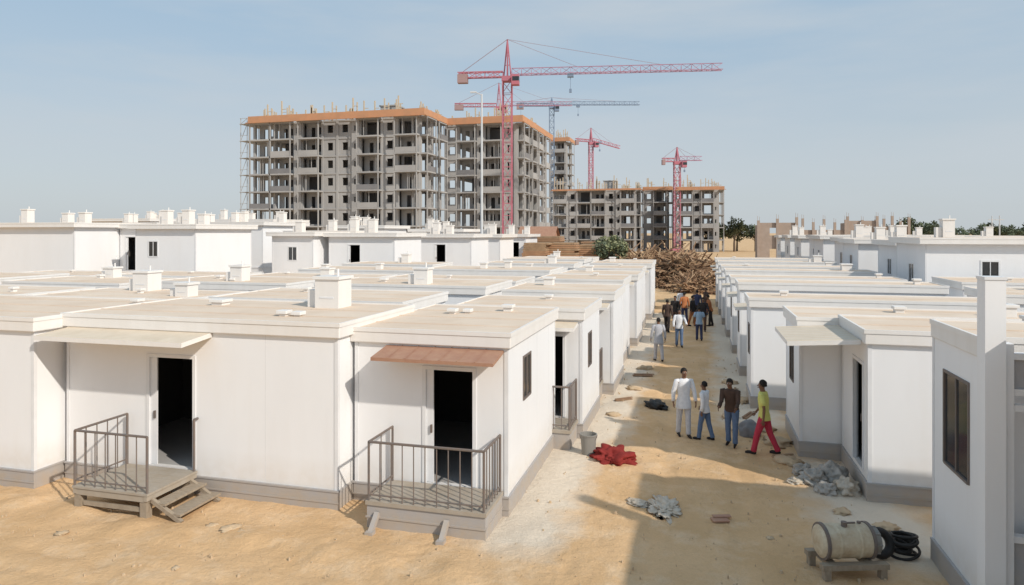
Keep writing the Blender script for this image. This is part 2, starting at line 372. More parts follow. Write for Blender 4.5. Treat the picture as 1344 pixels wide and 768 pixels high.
# --- cabin A (brown awning)
AY=12.1
eA,oA=cabin(-6.42,-3.35,AY,16.4,3.34,front=[('door',-5.0,-3.97,.47,2.66)],right=[('winw',13.25,13.9,1.85,2.72)],vents=[(-4.3,15.6,.2,.16),(-5.4,14.8,.14,.12),(-5.1,15.0,.12,.1)],
 awn=[(-5.75,-3.42,AY-.7,AY-.02,2.86,2.98,'brown')],label='white prefabricated cabin with brown awning, open door and railed porch')
mb=MB()
mb.box(-5.65,-3.42,11.0,AY-.04,.40,.47,0)
pl=add('porch',mb.mesh('porch',['deck'],off=oA),parent=eA)
mb=MB(); mb.box(-5.63,-3.44,11.03,11.07,-.06,.399,0); mb.box(-3.48,-3.44,11.071,AY-.04,-.06,.399,0); mb.box(-5.63,-5.59,11.071,AY-.04,-.06,.399,0); mb.box(-5.65,-3.42,11.015,11.03,.17,.2,0); mb.box(-3.44,-3.43,11.07,AY-.04,.17,.2,0)
add('porch_skirting',mb.mesh('porch_skirting',['skirt'],off=oA),parent=pl)
mb=MB(); rail_run(mb,(-5.6,11.04,0),(-3.47,11.04,0),.47,1.5,10); rail_run(mb,(-3.47,11.04,0),(-3.47,AY-.08,0),.47,1.5,6); rail_run(mb,(-5.6,11.04,0),(-5.6,AY-.08,0),.47,1.5,2)
add('railing',mb.mesh('railing',['steel'],off=oA),parent=pl)
for xx in (-5.45,-4.15):
    mb=MB(); mb.bar((xx+.02,11.03,.26),(xx+.02,10.76,.02),.06,0,4); mb.box(xx-.05,xx+.09,10.68,10.82,-.02,.06,0)
    add('foot_bracket',mb.mesh('foot_bracket',['skirt'],off=oA),parent=pl)
# --- cabin B
BY=11.55
eB,oB=cabin(-12.85,-6.5,BY,14.9,3.48,front=[('door',-10.8,-9.66,.48,2.72)],vents=[(-8.1,14.2,.6,.72),(-8.2,12.4,.16,.12),(-7.9,12.45,.14,.1),(-10.9,13.9,.3,.14)],
 awn=[(-12.75,-9.25,BY-.85,BY-.02,3.05,3.13,'cream')],label='white prefabricated cabin with cream awning, open door and wooden steps')
mb=MB(); px0,px1,py0,py1=-11.25,-9.55,10.2,BY-.06
for k in range(7):
    a=py0+(py1-py0)*k/7; mb.box(px0,px1,a,a+.18,.44,.48,0)
mb.box(px0+.02,px0+.08,py0+.01,py1,.34,.439,0); mb.box(px1-.08,px1-.02,py0+.01,py1,.34,.439,0); mb.box(px0+.081,px1-.081,py0+.02,py0+.07,.32,.438,0)
pl=add('porch',mb.mesh('porch',['deck'],off=oB),parent=eB)
for (a,b) in ((px0+.1,py0+.1),(px1-.12,py0+.1),(px0+.1,py1-.12),(px1-.12,py1-.12)):
    mb=MB(); mb.box(a-.07,a+.07,b-.07,b+.07,-.06,.336,0); add('leg',mb.mesh('leg',['woodg'],off=oB),parent=pl)
mb=MB(); mb.box(px0+.2,px1-.1,py0+.06,py0+.1,.12,.2,0); add('brace',mb.mesh('brace',['woodg'],off=oB),parent=pl)
mb=MB(); rail_run(mb,(px0+.03,py0+.04,0),(px1-.04,py0+.04,0),.48,1.5,7); rail_run(mb,(px0+.03,py0+.04,0),(px0+.03,py1-.03,0),.48,1.5,5); mb.bar((px1-.04,py1-.05,.44),(px1-.04,py1-.05,1.5),.026,0,6)
mb.bar((px1-.04,py1-.05,1.5),(px1-.04,py1+.05,1.5),.026,0,6)
add('railing',mb.mesh('railing',['steel'],off=oB),parent=pl)
mb=MB(); mb.box(px1+.02,px1+.3,py0+.1,py1-.1,.26,.3,0); mb.box(px1+.3,px1+.62,py0+.1,py1-.1,.1,.14,0)
for b in (py0+.12,py1-.18):
    mb.bar((px1+.0,b,.34),(px1+.64,b,.0),.05,0,4)
add('steps',mb.mesh('steps',['woodg'],off=oB),parent=eB)
# --- cabin C0 (cut by the frame)
cabin(-19.4,-12.98,10.9,14.6,3.45,front=[('win',-18.2,-17.2,1.4,2.4)],vents=[(-13.3,13.9,.16,.12)])
# --- left lane row
def lane_left(k):
    y0=17.2+4.85*k; x1=-2.85+(.0 if k%2==0 else .22)+R.uniform(-.04,.04); L=3.1
    fr=[('door',-4.1,-3.25,.5,2.6)]
    e,o=cabin(-6.2,x1,y0,y0+L,3.27+R.uniform(-.09,.06),front=fr,right=[('winw',y0+1.0,y0+1.6,1.6,2.5)] if k<1 else [],vents=[(-5.2,y0+2.4,.34,.3)] if k%2 else [(-4.2,y0+2.5,.16,.14)],
      awn=[(-4.5,x1-.1,y0-.6,y0-.02,2.76,2.84,'cream')],label='white prefabricated cabin beside the sandy lane')
    if k<2:
        mb=MB(); mb.box(-4.3,-2.9,y0-1.1,y0-.05,.4,.48,0); mb.box(-4.27,-2.93,y0-1.07,y0-.05,-.05,.399,1)
        pl=add('porch',mb.mesh('porch',['deck','skirt'],off=o),parent=e)
        mb=MB(); rail_run(mb,(-4.27,y0-1.06,0),(-2.94,y0-1.06,0),.48,1.5,7); rail_run(mb,(-2.94,y0-1.06,0),(-2.94,y0-.1,0),.48,1.5,6)
        add('railing',mb.mesh('railing',['steel'],off=o),parent=pl)
for k in range(7): lane_left(k)
# --- field of cabins behind, left
def vset(x0,x1,y0,y1,n):
    v=[]
    for _ in range(n):
        w=R.choice([.14,.18,.3,.45]); v.append((R.uniform(x0+.6,x1-.6),R.uniform(y0+.8,y1-.5),w,w*R.uniform(.7,1.2)))
    return v
big={(0,1):(-17.6,.6,.66),(1,1):(-16.6,.5,.6),(1,0):(-9.2,.5,.58)}
for k in range(8):
    y0=16.4+4.85*k
    for c,(a,b) in enumerate(((-12.85,-6.4),(-19.5,-13.1),(-26.2,-19.75),(-32.9,-26.45))):
        if c==1 and k>4: continue
        if c>=2 and k>2: continue
        if c==3 and k<1: continue
        v=vset(a,b,y0,y0+3.1,2 if k<4 else 1)
        if (k,c) in big: q=big[(k,c)]; v.append((q[0],y0+2.4 if k==0 else y0+1,q[1],q[2]))
        b2=b-R.uniform(.2,1.1); sh=R.uniform(-.5,.25)
        cabin(a,b2,y0+sh,y0+3.15+sh,3.34+R.uniform(-.2,.13),front=[('shut',a+2,a+2.9,.5,2.5)],vents=v,seams=False)
# --- two-level cabins
tg='two-level white cabins'
def tall(x0,x1,y0,y1,h,door=None,win=None,nv=3,left=()):
    fr=[]
    if door: fr.append(('door',door,door+.95,h-2.85,h-.75))
    if win: fr.append(('win',win,win+.7,h-1.9,h-.95))
    v=[(R.uniform(x0+.8,x1-.8),R.uniform(y0+.5,y1-.6),.5,R.uniform(.7,1.05)) for _ in range(nv)]
    return cabin(x0,x1,y0,y1,h,front=fr,left=left,vents=v,label='two-level white prefabricated cabin with vent boxes on its roof',group=tg,seams=False,level=2.35,ov=.3)
tall(-46,-35.1,32,37.5,5.75,nv=3); tall(-35.0,-32.2,35.2,39,5.7,door=-34.6,nv=1); tall(-32.1,-27.9,33.4,38.5,5.65,win=-31.2,nv=2)
tall(-27.7,-24.6,40.5,45,5.2,nv=1,win=-26.5); 
tall(-24.0,-19.2,41.5,46,5.15,door=-22.6,nv=2)
tall(-29.5,-24.1,45.2,50,5.3,nv=2)
tall(-21.5,-16.6,49.6,54,5.05,door=-19.6,nv=2); tall(-20.2,-16.6,57.5,62,5.0,door=-18.6,nv=2); tall(-20,-16.4,66,71,5.0,door=-18,nv=2); tall(-26,-21,60,66,5.5,nv=3)
tall(-52,-44,48,54,6.0,nv=4); tall(-42,-33,47,53,6.0,nv=4); tall(-32,-27,56,61,5.8,nv=3); tall(-62,-54,58,64,6.6,nv=4); tall(-50,-41,60,66,6.5,nv=4)
# --- right lane row
cabin(3.2,9,14.6,17.0,3.3,left=[('door',15.0,15.95,.45,2.6)],vents=[(6.6,16.2,.3,.2)],label='white prefabricated cabin with an awning over its lane door')
e,o=cabin(2.3,9,17.1,19.5,3.22,left=[('winw',18.1,18.8,1.5,2.4)],vents=[(4.8,18.8,.2,.16),(7,18.5,.3,.3)],label='white prefabricated cabin beside the sandy lane')
lane_awning(e,o,1.75,3.1,14.75,17.0,2.92,3.0)
for k in range(7):
    y0=21.4+4.75*k; x0=1.55-.04*k; sp=R.uniform(-.1,.1)
    e,o=cabin(x0,8.1,y0,y0+1.75,3.28+sp,left=[('winw',y0+.6,y0+1.15,1.5,2.4)] if k<3 else [],vents=vset(x0,8.1,y0-.3,y0+1.9,1),label='white prefabricated cabin beside the sandy lane',seams=k<3)
    e,o=cabin(x0+.75,8.3,y0+1.95,y0+3.5,3.1+sp,left=[('door',y0+2.3,y0+3.1,.5,2.45)] if k<4 else [],vents=vset(x0+1,8.3,y0+1.4,y0+3.7,1),label='set-back white prefabricated cabin with lane canopy',seams=k<3)
    lane_awning(e,o,x0-.35,x0+.7,y0+2.0,y0+3.4,2.66,2.74)
for k in range(5):
    y0=19.4+4.7*k
    if k<3: cabin(9.4+R.uniform(-.3,.3),15.6,y0,y0+3.2,3.32+R.uniform(-.14,.12),vents=vset(9.4,15.6,y0,y0+3.2,3),seams=False)
    if k==2: cabin(16,22,y0,y0+3.2,3.3,vents=vset(16,22,y0,y0+3.2,3),seams=False)
for k in range(10):
    y0=33.2+6.2*k
    tall(9.6+R.uniform(-.3,.6),16.5,y0,y0+4.4,4.85+R.uniform(-.1,.1),nv=1,win=11.6,left=[('win',y0+1.6,y0+2.4,2.9,3.8)])
    if k%2==0: tall(17.5,25,y0+1,y0+6,4.9,nv=1,door=19)
# --- near right cabin with parapet post
e,o=cabin(3.62,8.5,10.35,12.25,3.8,left=[('winw',10.75,11.75,1.72,3.12)],vents=[(5.2,11.6,.3,.2)],label='white cabin wing with dark window and slim parapet post',seams=False,ov=.03)
mb=MB(); mb.box(3.5,3.73,9.88,10.14,-.06,4.6,0); mb.box(3.49,3.74,9.87,10.15,4.602,4.64,1)
add('corner_post',mb.mesh('corner_post',['wall','trim'],off=o),parent=e)
mb=MB()
for z in (.55,1.3,2.95,3.15,3.6): mb.box(3.731,8.4,9.95,10.07,z,z+.08,0)
for x in (3.735,5.8,7.9): mb.box(x,x+.1,9.93,10.09,-.05,3.8,0)
mb.box(3.84,5.79,9.99,10.03,-.05,.549,1); mb.box(3.84,5.79,9.99,10.03,.631,1.299,1); mb.box(3.84,5.79,9.99,10.03,3.231,3.599,1)
add('open_frame',mb.mesh('open_frame',['trim','skirt'],off=o),parent=e)
cabin(4.5,9.5,4.6,9.2,4.0,left=[('winw',7.6,9.0,.9,2.6)],label='white cabin wing with a wide window',seams=False,ov=.55)  # mostly out of view; height and wide overhang shaped to cast the lane shadow

# ------------------------------------------------------------------ concrete towers
def tower(x0,x1,y0,y1,floors,fh,fpat,spat,label,z0=0,form=True,posts=14,para=1.2,scaf=False):
    e=thing('apartment_building',label,'building',((x0+x1)/2,y0,0)); off=((x0+x1)/2,y0,0)
    H=z0+floors*fh
    fr=MB(); wl=MB()
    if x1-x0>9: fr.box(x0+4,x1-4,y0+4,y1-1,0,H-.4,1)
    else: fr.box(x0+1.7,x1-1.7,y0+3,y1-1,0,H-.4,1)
    for k in range(floors+1):
        z=z0+k*fh; fr.box(x0,x1,y0,y1,z-.3,z,0)
    def facade(axis,c,sg,u0,u1,pat):
        W={'o':3.4,'w':2.4,'s':1.2,'h':3}
        n=sum(W[p] for p in pat); k=(u1-u0)/n; u=u0
        def bx(m,a,b,w0,w1,q0,q1,mi=0):
            w=sorted((c+sg*w0,c+sg*w1))
            if axis=='x': m.box(a,b,w[0],w[1],q0,q1,mi)
            else: m.box(w[0],w[1],a,b,q0,q1,mi)
        for p in pat:
            wd=W[p]*k; a,b=u,u+wd; u=b
            bx(fr,a-.22,a+.22,-.5,.04,0,H-.3,0)
            for f in range(floors):
                zb=z0+f*fh; zt=zb+fh-.3
                if p=='o':
                    bx(fr,a-.1,b+.1,.01,1.5,zb-.28,zb-.02,0)
                    if f==floors-1: bx(fr,a-.1,b+.1,.01,1.5,H-.28,H-.02,0)
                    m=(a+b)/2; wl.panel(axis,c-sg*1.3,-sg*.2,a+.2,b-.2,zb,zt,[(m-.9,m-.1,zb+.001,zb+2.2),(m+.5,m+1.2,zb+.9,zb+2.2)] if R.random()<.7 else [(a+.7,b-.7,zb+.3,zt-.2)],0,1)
                    for uu in (a+.05,b-.05): bx(fr,uu-.09,uu+.09,1.3,1.48,zb,zt+.03,0)
                    if R.random()<.4: bx(fr,a+.1,b-.1,1.4,1.48,zb+.0,zb+.9,1 if R.random()<.4 else 0)
                    if R.random()<.6:
                        for q in range(R.randint(1,3)):
                            uu=R.uniform(a+.4,b-.4); bx(fr,uu-.05,uu+.05,.8,.9,zb,zt+.02,0)
                elif p=='w':
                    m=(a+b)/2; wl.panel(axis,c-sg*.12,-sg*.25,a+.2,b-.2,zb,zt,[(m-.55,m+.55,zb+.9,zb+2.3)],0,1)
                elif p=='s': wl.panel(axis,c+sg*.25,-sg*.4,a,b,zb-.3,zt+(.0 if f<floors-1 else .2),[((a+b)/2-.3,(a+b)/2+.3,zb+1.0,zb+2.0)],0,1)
        bx(fr,u1-.22,u1+.22,-.5,.04,0,H-.3,0)
    facade('x',y0,-1,x0,x1,fpat); facade('y',x1,1,y0,y1,spat)
    add('concrete_frame',fr.mesh('concrete_frame',['conc','concd'],weld=False,off=off),parent=e)
    add('infill_wall',wl.mesh('infill_wall',['conc','concd'],weld=False,off=off),parent=e)
    if form:
        mb=MB(); w=.25; X0,X1,Y0=x0-.3,x1+1.5,y0-1.55
        mb.box(X0,X1,Y0,Y0+w,H-.1,H+para-.1); mb.box(X1-w,X1,Y0+w,y1,H-.1,H+para-.1); mb.box(X0,X0+w,Y0+w,y1,H-.1,H+para-.1)
        mb.box(X0-.3,X1+.4,Y0-.4,Y0-.01,H-.2,H-.08)
        add('orange_formwork',mb.mesh('orange_formwork',['form'],off=off),parent=e)
    props=[]
    for _ in range(posts): props.append((R.uniform(x0,x1),y0+R.choice([0,0,2,4]),R.uniform(1.4,4.2),R.random()<.5))
    for _ in range(posts//2): props.append((x1,R.uniform(y0,y1),R.uniform(1.2,3.0),False))
    for (x,y,hh,dbl) in props:
        mb=MB(); mb.box(x-.11,x+.11,y-.11,y+.11,H,H+hh); mb.box(x-.1,x+.85,y+.02,y+.1,H+hh*.6,H+hh*.6+.12)
        if dbl: mb.box(x+.6,x+.8,y+.11,y+.3,H,H+hh*.8)
        add('roof_prop',mb.mesh('roof_prop',['tan'],weld=False,off=off),parent=e)
    if x1-x0>18:
        mb=MB(); a=x1-9; mb.box(a,a+3.2,y0+3,y0+6,H,H+2.6); mb.box(a-.2,a+3.4,y0+2.8,y0+6.2,H+2.601,H+2.8); add('stair_house',mb.mesh('stair_house',['conc'],weld=False,off=off),parent=e)
    if scaf:
        mb=MB(); X=x0-2.6
        for yy in (y0-.5,y0+2,y0+5):
            for xx in (X,X+1.4): mb.bar((xx,yy,0),(xx,yy,H+1),.07)
        for f in range(floors*1+1):
            z=z0+f*fh; mb.box(X-.2,X+2.4,y0-.7,y0+5.2,z-.1,z)
            mb.bar((X,y0-.5,z),(X+1.4,y0-.5,min(z+fh,H+1)),.05)
            mb.bar((X-.1,y0-.6,z+1),(X+1.5,y0-.6,z+1),.05)
        add('scaffolding',mb.mesh('scaffolding',['scaf'],weld=False,off=off),parent=e)
    return e
tower(-80.3,-46.9,111.8,121.8,8,3.2,'oosowwsowoo'[:10],'oso','eight-storey bare concrete apartment block with orange roof formwork',posts=30,scaf=True)
tower(-46.4,-32.3,123.2,149,8,3.2,'wosow','owosowow','bare concrete apartment block with balconies and a crane in front',posts=18)
tower(-46.5,-41.4,221,232,10,3.5,'so','wow','narrow bare concrete apartment block with orange formwork',posts=8)
tower(-38.4,-16.0,187,204,5,3.35,'owoowso','oow','five-storey bare concrete apartment block with a roof stair house',posts=22,para=.35)
tower(-14.4,-8.0,196,208,5,3.42,'wo','oow','narrow five-storey bare concrete block',posts=6,para=.9)
tower(-5.4,5.4,188,204,5,3.3,'sowos','oow','five-storey bare concrete block beside a crane',posts=14,para=.8,scaf=False)
# ------------------------------------------------------------------ cranes
def lattice(mb,p,q,w,seg,r,m=0,tri=False):
    p=Vector(p);q=Vector(q); d=(q-p); L=d.length; d.normalize()
    a=d.cross(Vector((0,0,1)) if abs(d.z)<.9 else Vector((0,1,0))).normalized()*w/2; b=d.cross(a).normalized()*w/2
    if abs(d.z)<.9 and b.z<0: b=-b
    cs=[a+b,-a+b,-a-b,a-b] if not tri else [b*1.1,-a-b,a-b]
    for c in cs: mb.bar(p+c,q+c,r,m)
    n=max(1,int(L/seg)); k=len(cs)
    for i in range(n):
        s0=p+d*L*i/n; s1=p+d*L*(i+1)/n
        for j in range(k):
            c0,c1=cs[j],cs[(j+1)%k]
            if i%2: c0,c1=c1,c0
            mb.bar(s0+c0,s1+c1,r*.55,m); mb.bar(s0+c0,s0+c1,r*.5,m)
def crane(s,d,zj,zp,jib,cj,w,m,mjib,label,ang=0,r=.13,luff=0,base=0):
    x,y=site(s,d); e=thing('tower_crane',label,'crane',(x,y,0),TH+ang)
    mb=MB(); lattice(mb,(0,0,base),(0,0,zj-1.2),w,w*1.3,r); mb.box(-w,w,-w,w,-.2,.8); add('mast',mb.mesh('mast',[m],weld=False),parent=e)
    mb=MB(); mb.box(-w*.6,w*.6,-w*.6,w*.6,zj-1.2,zj-.4); mb.bar((-w*.4,0,zj-.3),(0,0,zp),r*1.3); mb.bar((w*.4,0,zj-.3),(0,0,zp),r*1.3); mb.bar((0,w*.4,zj-.3),(0,0,zp),r); mb.bar((0,-w*.4,zj-.3),(0,0,zp),r)
    for t in (.3,.55,.8):
        z=zj-.3+(zp-zj+.3)*t; mb.bar((-w*.4*(1-t),0,z),(w*.4*(1-t),0,z),r*.7)
    add('tower_head',mb.mesh('tower_head',[m],weld=False),parent=e)
    mb=MB(); mb.box(w*.6,w*.6+1.2,-w*.9-.8,-w*.5,zj-2.1,zj-.5,0); mb.box(w*.6+.15,w*.6+1.22,-w*.9-.82,-w*.6,zj-1.5,zj-.8,1)
    add('cab',mb.mesh('cab',[m,'glass'],weld=False),parent=e)
    mb=MB(); tip=(jib,0,zj+.4+luff); lattice(mb,(w*.5,0,zj+.4),tip,w*.7,w*1.05,r*.75,tri=True); j=add('jib',mb.mesh('jib',[mjib],weld=False),parent=e)
    mb=MB(); hx=jib*.3; mb.box(hx-.5,hx+.5,-.4,.4,zj-.7,zj-.2); mb.bar((hx,0,zj-.6),(hx,0,zj-2.6),.05); mb.box(hx-.2,hx+.2,-.15,.15,zj-3.2,zj-2.6); add('trolley_hook',mb.mesh('trolley_hook',['cblue'],weld=False),parent=j)
    mb=MB(); lattice(mb,(-w*.5,0,zj),(-cj,0,zj-luff*.1),w*.6,w*.9,r*.9); c=add('counter_jib',mb.mesh('counter_jib',[m],weld=False),parent=e)
    mb=MB(); mb.box(-cj,-cj+cj*.2,-w*.4,w*.4,zj-1.3,zj+.1); add('counterweight',mb.mesh('counterweight',['block'],weld=False),parent=c)
    mb=MB(); rr=r*.38
    mb.bar((0,0,zp),(jib*.33,0,zj+1+luff*.3),rr); mb.bar((0,0,zp),(jib*.72,0,zj+1+luff*.7),rr); mb.bar((0,0,zp),(-cj*.9,0,zj+.6),rr*1.6)
    add('pendant_line',mb.mesh('pendant_line',['cable'],weld=False),parent=e)
    return e
crane(-.75,112,31.0,36.7,34.2,8.2,1.45,'cred','cmag','tall red tower crane with a long jib standing before concrete blocks',ang=math.radians(-6),r=.105)
crane(-3.4,178,38.2,44.0,19,11.5,1.4,'cred','cmag','red tower crane rising behind the concrete block',r=.1)
crane(11.3,195,41.5,43.5,25,10,1.3,'cblue','cblue','blue-grey tower crane behind the concrete block',r=.12)
crane(24.4,212,33.5,37.5,9.5,5,1.2,'cred','cred','red luffing tower crane with its jib dipped',r=.12,luff=-2.2,ang=.2)
crane(43.8,182,24.4,27.8,6.6,4.0,1.5,'cred','cmag','red tower crane between two concrete blocks',r=.13)
# ------------------------------------------------------------------ brick ruins at right
gy='unfinished brick walls'
def brickwall(s0,s1,d,z1,ncol,zc):
    x0,y0=site(s0,d); x1,_=site(s1,d); w=x1-x0
    e=thing('brick_wall','unfinished dull brown brick wall with bare columns','wall',(x0,y0,0),0,gy)
    mb=MB(); hs=[]; n=max(1,int(w/5))
    for k in range(n): a=w*(k+.3)/n; hs.append((a,a+1.3,1.0,2.6)); hs.append((a,a+1.1,z1-2.0,z1-.8))
    mb.panel('x',0,.4,0,w,-.1,z1,hs,0,0); mb.box(0,.4,.401,6,-.1,z1*.95); mb.box(w-.4,w,.401,6,-.1,z1*.9)
    add('brickwork',mb.mesh('brickwork',['brick']),parent=e)
    for k in range(ncol):
        mb=MB(); a=w*k/max(1,ncol-1); hh=zc*R.uniform(.9,1.05); mb.box(a-.2,a+.2,-.35,-.002,-.1,hh); mb.bar((a-.15,-.2,hh),(a-.15,-.2,hh+.7),.03); mb.bar((a+.15,-.2,hh),(a+.15,-.2,hh+.6),.03)
        add('column',mb.mesh('column',['brick'],weld=False),parent=e)
brickwall(38.8,44.6,108,6.7,3,7.6); brickwall(50,57,118,5.6,5,7.6); brickwall(58.2,63,119,7.2,3,7.8); brickwall(63.6,69,120,6.2,5,7.9)
# ------------------------------------------------------------------ timber
def pile(cx,cy,rx,ry,h,n,label,name='timber_pile',m=('timber','timber2'),L=(1.5,4),th=.05,els=.4):
    mb=MB()
    for _ in range(n):
        a=R.uniform(0,6.28); q=math.sqrt(R.random()); x=q*rx*math.cos(a); y=q*ry*math.sin(a)
        top=h*(1-q**2.6)*max(.3,.6+.9*noise.noise(Vector((x*.6,y*.6,cx)))+.25)
        z=top*R.uniform(.4,1.0)+.05; l=R.uniform(*L); az=R.uniform(0,3.14); el=R.gauss(0,els)
        dv=Vector((math.cos(az)*math.cos(el),math.sin(az)*math.cos(el),math.sin(el)))*l/2
        c=Vector((x,y,z)); p=c-dv; r=c+dv; p.z=max(.02,p.z); r.z=max(.02,r.z)
        mb.bar(p,r,R.uniform(.5,1.9)*th,0 if R.random()<.62 else 1)
    for i in range(14):
        a=i/14*6.28
        b2=(i+1)/14*6.28
        for (f0,g0,f1,g1) in ((.9,0,.65,.25),(.65,.25,.4,.4),(.4,.4,.01,.45)):
            mb.poly([(rx*f0*math.cos(a),ry*f0*math.sin(a),h*g0),(rx*f0*math.cos(b2),ry*f0*math.sin(b2),h*g0),(rx*f1*math.cos(b2),ry*f1*math.sin(b2),h*g1),(rx*f1*math.cos(a),ry*f1*math.sin(a),h*g1)],0)
    o=thing(name,label,'timber pile',(cx,cy,0),0,data=mb.mesh(name,list(m),weld=False)); o['kind']='stuff'; return o
x,y=site(16.4,66); pile(x,y,3.4,3.2,2.7,800,'tangled heap of brown poles and brushwood',L=(1.0,3.6),th=.055)
x,y=site(12.0,67); pile(x,y,3.6,3,2.9,700,'brown scrap timber and branches heaped behind cabins',els=.5,L=(.8,3))
x,y=site(16.8,60); pile(x,y,2.6,2.6,1.5,420,'low spread of brown sticks',L=(.8,3))
x,y=site(14.0,73); pile(x,y,4.0,3,3.4,450,'pointed heap of long branches',els=.6,L=(1.5,4))
x,y=site(20.5,84); pile(x,y,5,3,3.2,400,'long heap of pale boards',L=(2,5))
gt='stacks of sawn brown boards'
def stack(s,d,L,h):
    x,y=site(s,d)
    e=thing('timber_stack','tall stack of sawn brown boards','timber stack',(x,y,0),0,gt)
    mb=MB(); z=0
    while z<h: mb.box(-L/2+R.uniform(-.15,.15),L/2+R.uniform(-.2,.2),-1.5,1.5,z,z+.17,R.randint(0,1)); z+=.2
    add('board_layers',mb.mesh('board_layers',['board','timber2'],weld=False),parent=e); return e
stack(2.6,68,2.4,4.1); stack(5.3,69,2.8,4.2); stack(7.9,70,2.0,3.9); stack(3.6,76,4,4.7); stack(9.2,76,2.4,4.1)
x,y=site(3.2,82); e=thing('shed','small brown site shed with pitched roof behind board stacks','shed',(x,y,0))
mb=MB(); mb.panel('x',-1.5,.15,-2,2,0,4.6,[(-.5,.5,.01,2.2)],0,0); mb.box(-2,2,-1.349,1.5,0,4.6); add('wall',mb.mesh('wall',['brick'],weld=False),parent=e)
mb=MB(); mb.poly([(-2.3,-1.9,4.5),(2.3,-1.9,4.5),(2.3,0,5.9),(-2.3,0,5.9)]); mb.poly([(-2.3,1.9,4.5),(2.3,1.9,4.5),(2.3,0,5.9),(-2.3,0,5.9)]); mb.poly([(2,-1.5,4.6),(2,1.5,4.6),(2,0,5.8)]); mb.poly([(-2,-1.5,4.6),(-2,1.5,4.6),(-2,0,5.8)]); add('roof',mb.mesh('roof',['brown'],weld=False),parent=e)
# ------------------------------------------------------------------ trees
def leafcloud(mb,c,r,n,m=0,sz=.28):
    for _ in range(n):
        d=Vector((R.gauss(0,1),R.gauss(0,1),R.gauss(0,.8))); d.normalize(); p=Vector(c)+d*r*(R.random()**.4)
        a=Vector((R.uniform(-1,1),R.uniform(-1,1),R.uniform(-1,1))).normalized()*sz*R.uniform(.5,1.2); b=a.orthogonal().normalized()*sz*.6
        mb.poly([p-a,p+b,p+a,p-b],m)
def tree(loc,h,label,palm=False):
    e=thing('tree',label,'tree',(*loc,0),R.uniform(0,6))
    mb=MB(); mb.tube([(0,0,0),(.1,.05,h*.25),(.0,.1,h*.5),(.1,0,h*.75)],[h*.035,h*.028,h*.02,h*.01],0,8)
    tips=[]
    for k in range(8):
        a=k*.8+R.uniform(-.2,.2); z=h*R.uniform(.3,.55); t=Vector((math.cos(a)*h*R.uniform(.18,.34),math.sin(a)*h*R.uniform(.18,.34),h*R.uniform(.55,.85))); mb.bar((0.05,.05,z),t,h*.014,0,5,h*.005); tips.append(t)
    add('trunk',mb.mesh('trunk',['bark'],weld=False),parent=e)
    mb=MB()
    for t in tips+[Vector((0,0,h*.85))]:
        for _ in range(3):
            leafcloud(mb,t+Vector((R.gauss(0,h*.06),R.gauss(0,h*.06),R.gauss(0,h*.06))),h*R.uniform(.08,.15),55,R.randint(0,1),h*.04)
    add('crown',mb.mesh('crown',['leaf','leaf'] if not palm else ['leaf2','leaf'],weld=False),parent=e)
    return e
ts=[tree((0,0),7.5,'dusty green tree on the horizon') for _ in range(3)]
pos=[]
for s,d,k in [(110,190,1.12),(103,188,.9),(115,187,.95),(121,200,1.0),(130,205,.95),(137,200,.92),(143,206,1.0),(150,210,.95),(60,185,1.1),(57,190,.95),(63,192,1.0),(156,208,.95),(126,215,1.0),(54,186,1.1),(118,195,.88),(133,190,.86),(147,195,.9),(107,205,.95),(66,186,.9),(124,190,.85),(140,192,.85),(152,198,.88)]:
    x,y=site(s,d); pos.append((x,y,k))
for i,(x,y,k) in enumerate(pos):
    t=ts[i%3]
    if i<3: t.location=(x,y,0); t.scale=(k*1.12,)*3; t['group']='distant tree line'
    else: copy_thing(t,(x,y,0),R.uniform(0,6),k*1.1)
x,y=site(9.8,69); tree((x,y),4.7,'dry greyish green tree beside the timber heap',True)
x,y=site(11.0,75); tree((x,y),5.0,'dusty tree behind the timber heap',True)
# ------------------------------------------------------------------ street lamp
x,y=site(-2.65,60); e=thing('street_lamp','tall thin grey lamp post with a short arm','street lamp',(x,y,0),TH)
mb=MB(); mb.bar((0,0,-.05),(0,0,17.3),.15,0,8,.08); mb.box(-.3,.3,-.3,.3,-.05,.3); add('pole',mb.mesh('pole',['lampm'],weld=False),parent=e)
mb=MB(); mb.bar((0,0,17.2),(-.5,0,17.45),.04,0,6); add('arm',mb.mesh('arm',['lampm'],weld=False),parent=e)
mb=MB(); mb.box(-1.0,-.45,-.12,.12,17.4,17.52); add('lamp_head',mb.mesh('lamp_head',['lampm'],weld=False),parent=e)
for s,d,h in ((64,90,7.4),(70,100,7.6),(60.5,80,7.0)):
    x,y=site(s,d); e=thing('utility_pole','slim grey utility pole','pole',(x,y,0),0,'slim utility poles'); mb=MB(); mb.bar((0,0,0),(0,0,h),.1,0,6,.07); mb.box(-.5,.5,-.05,.05,h-.6,h-.5); add('shaft',mb.mesh('shaft',['lampm'],weld=False),parent=e)

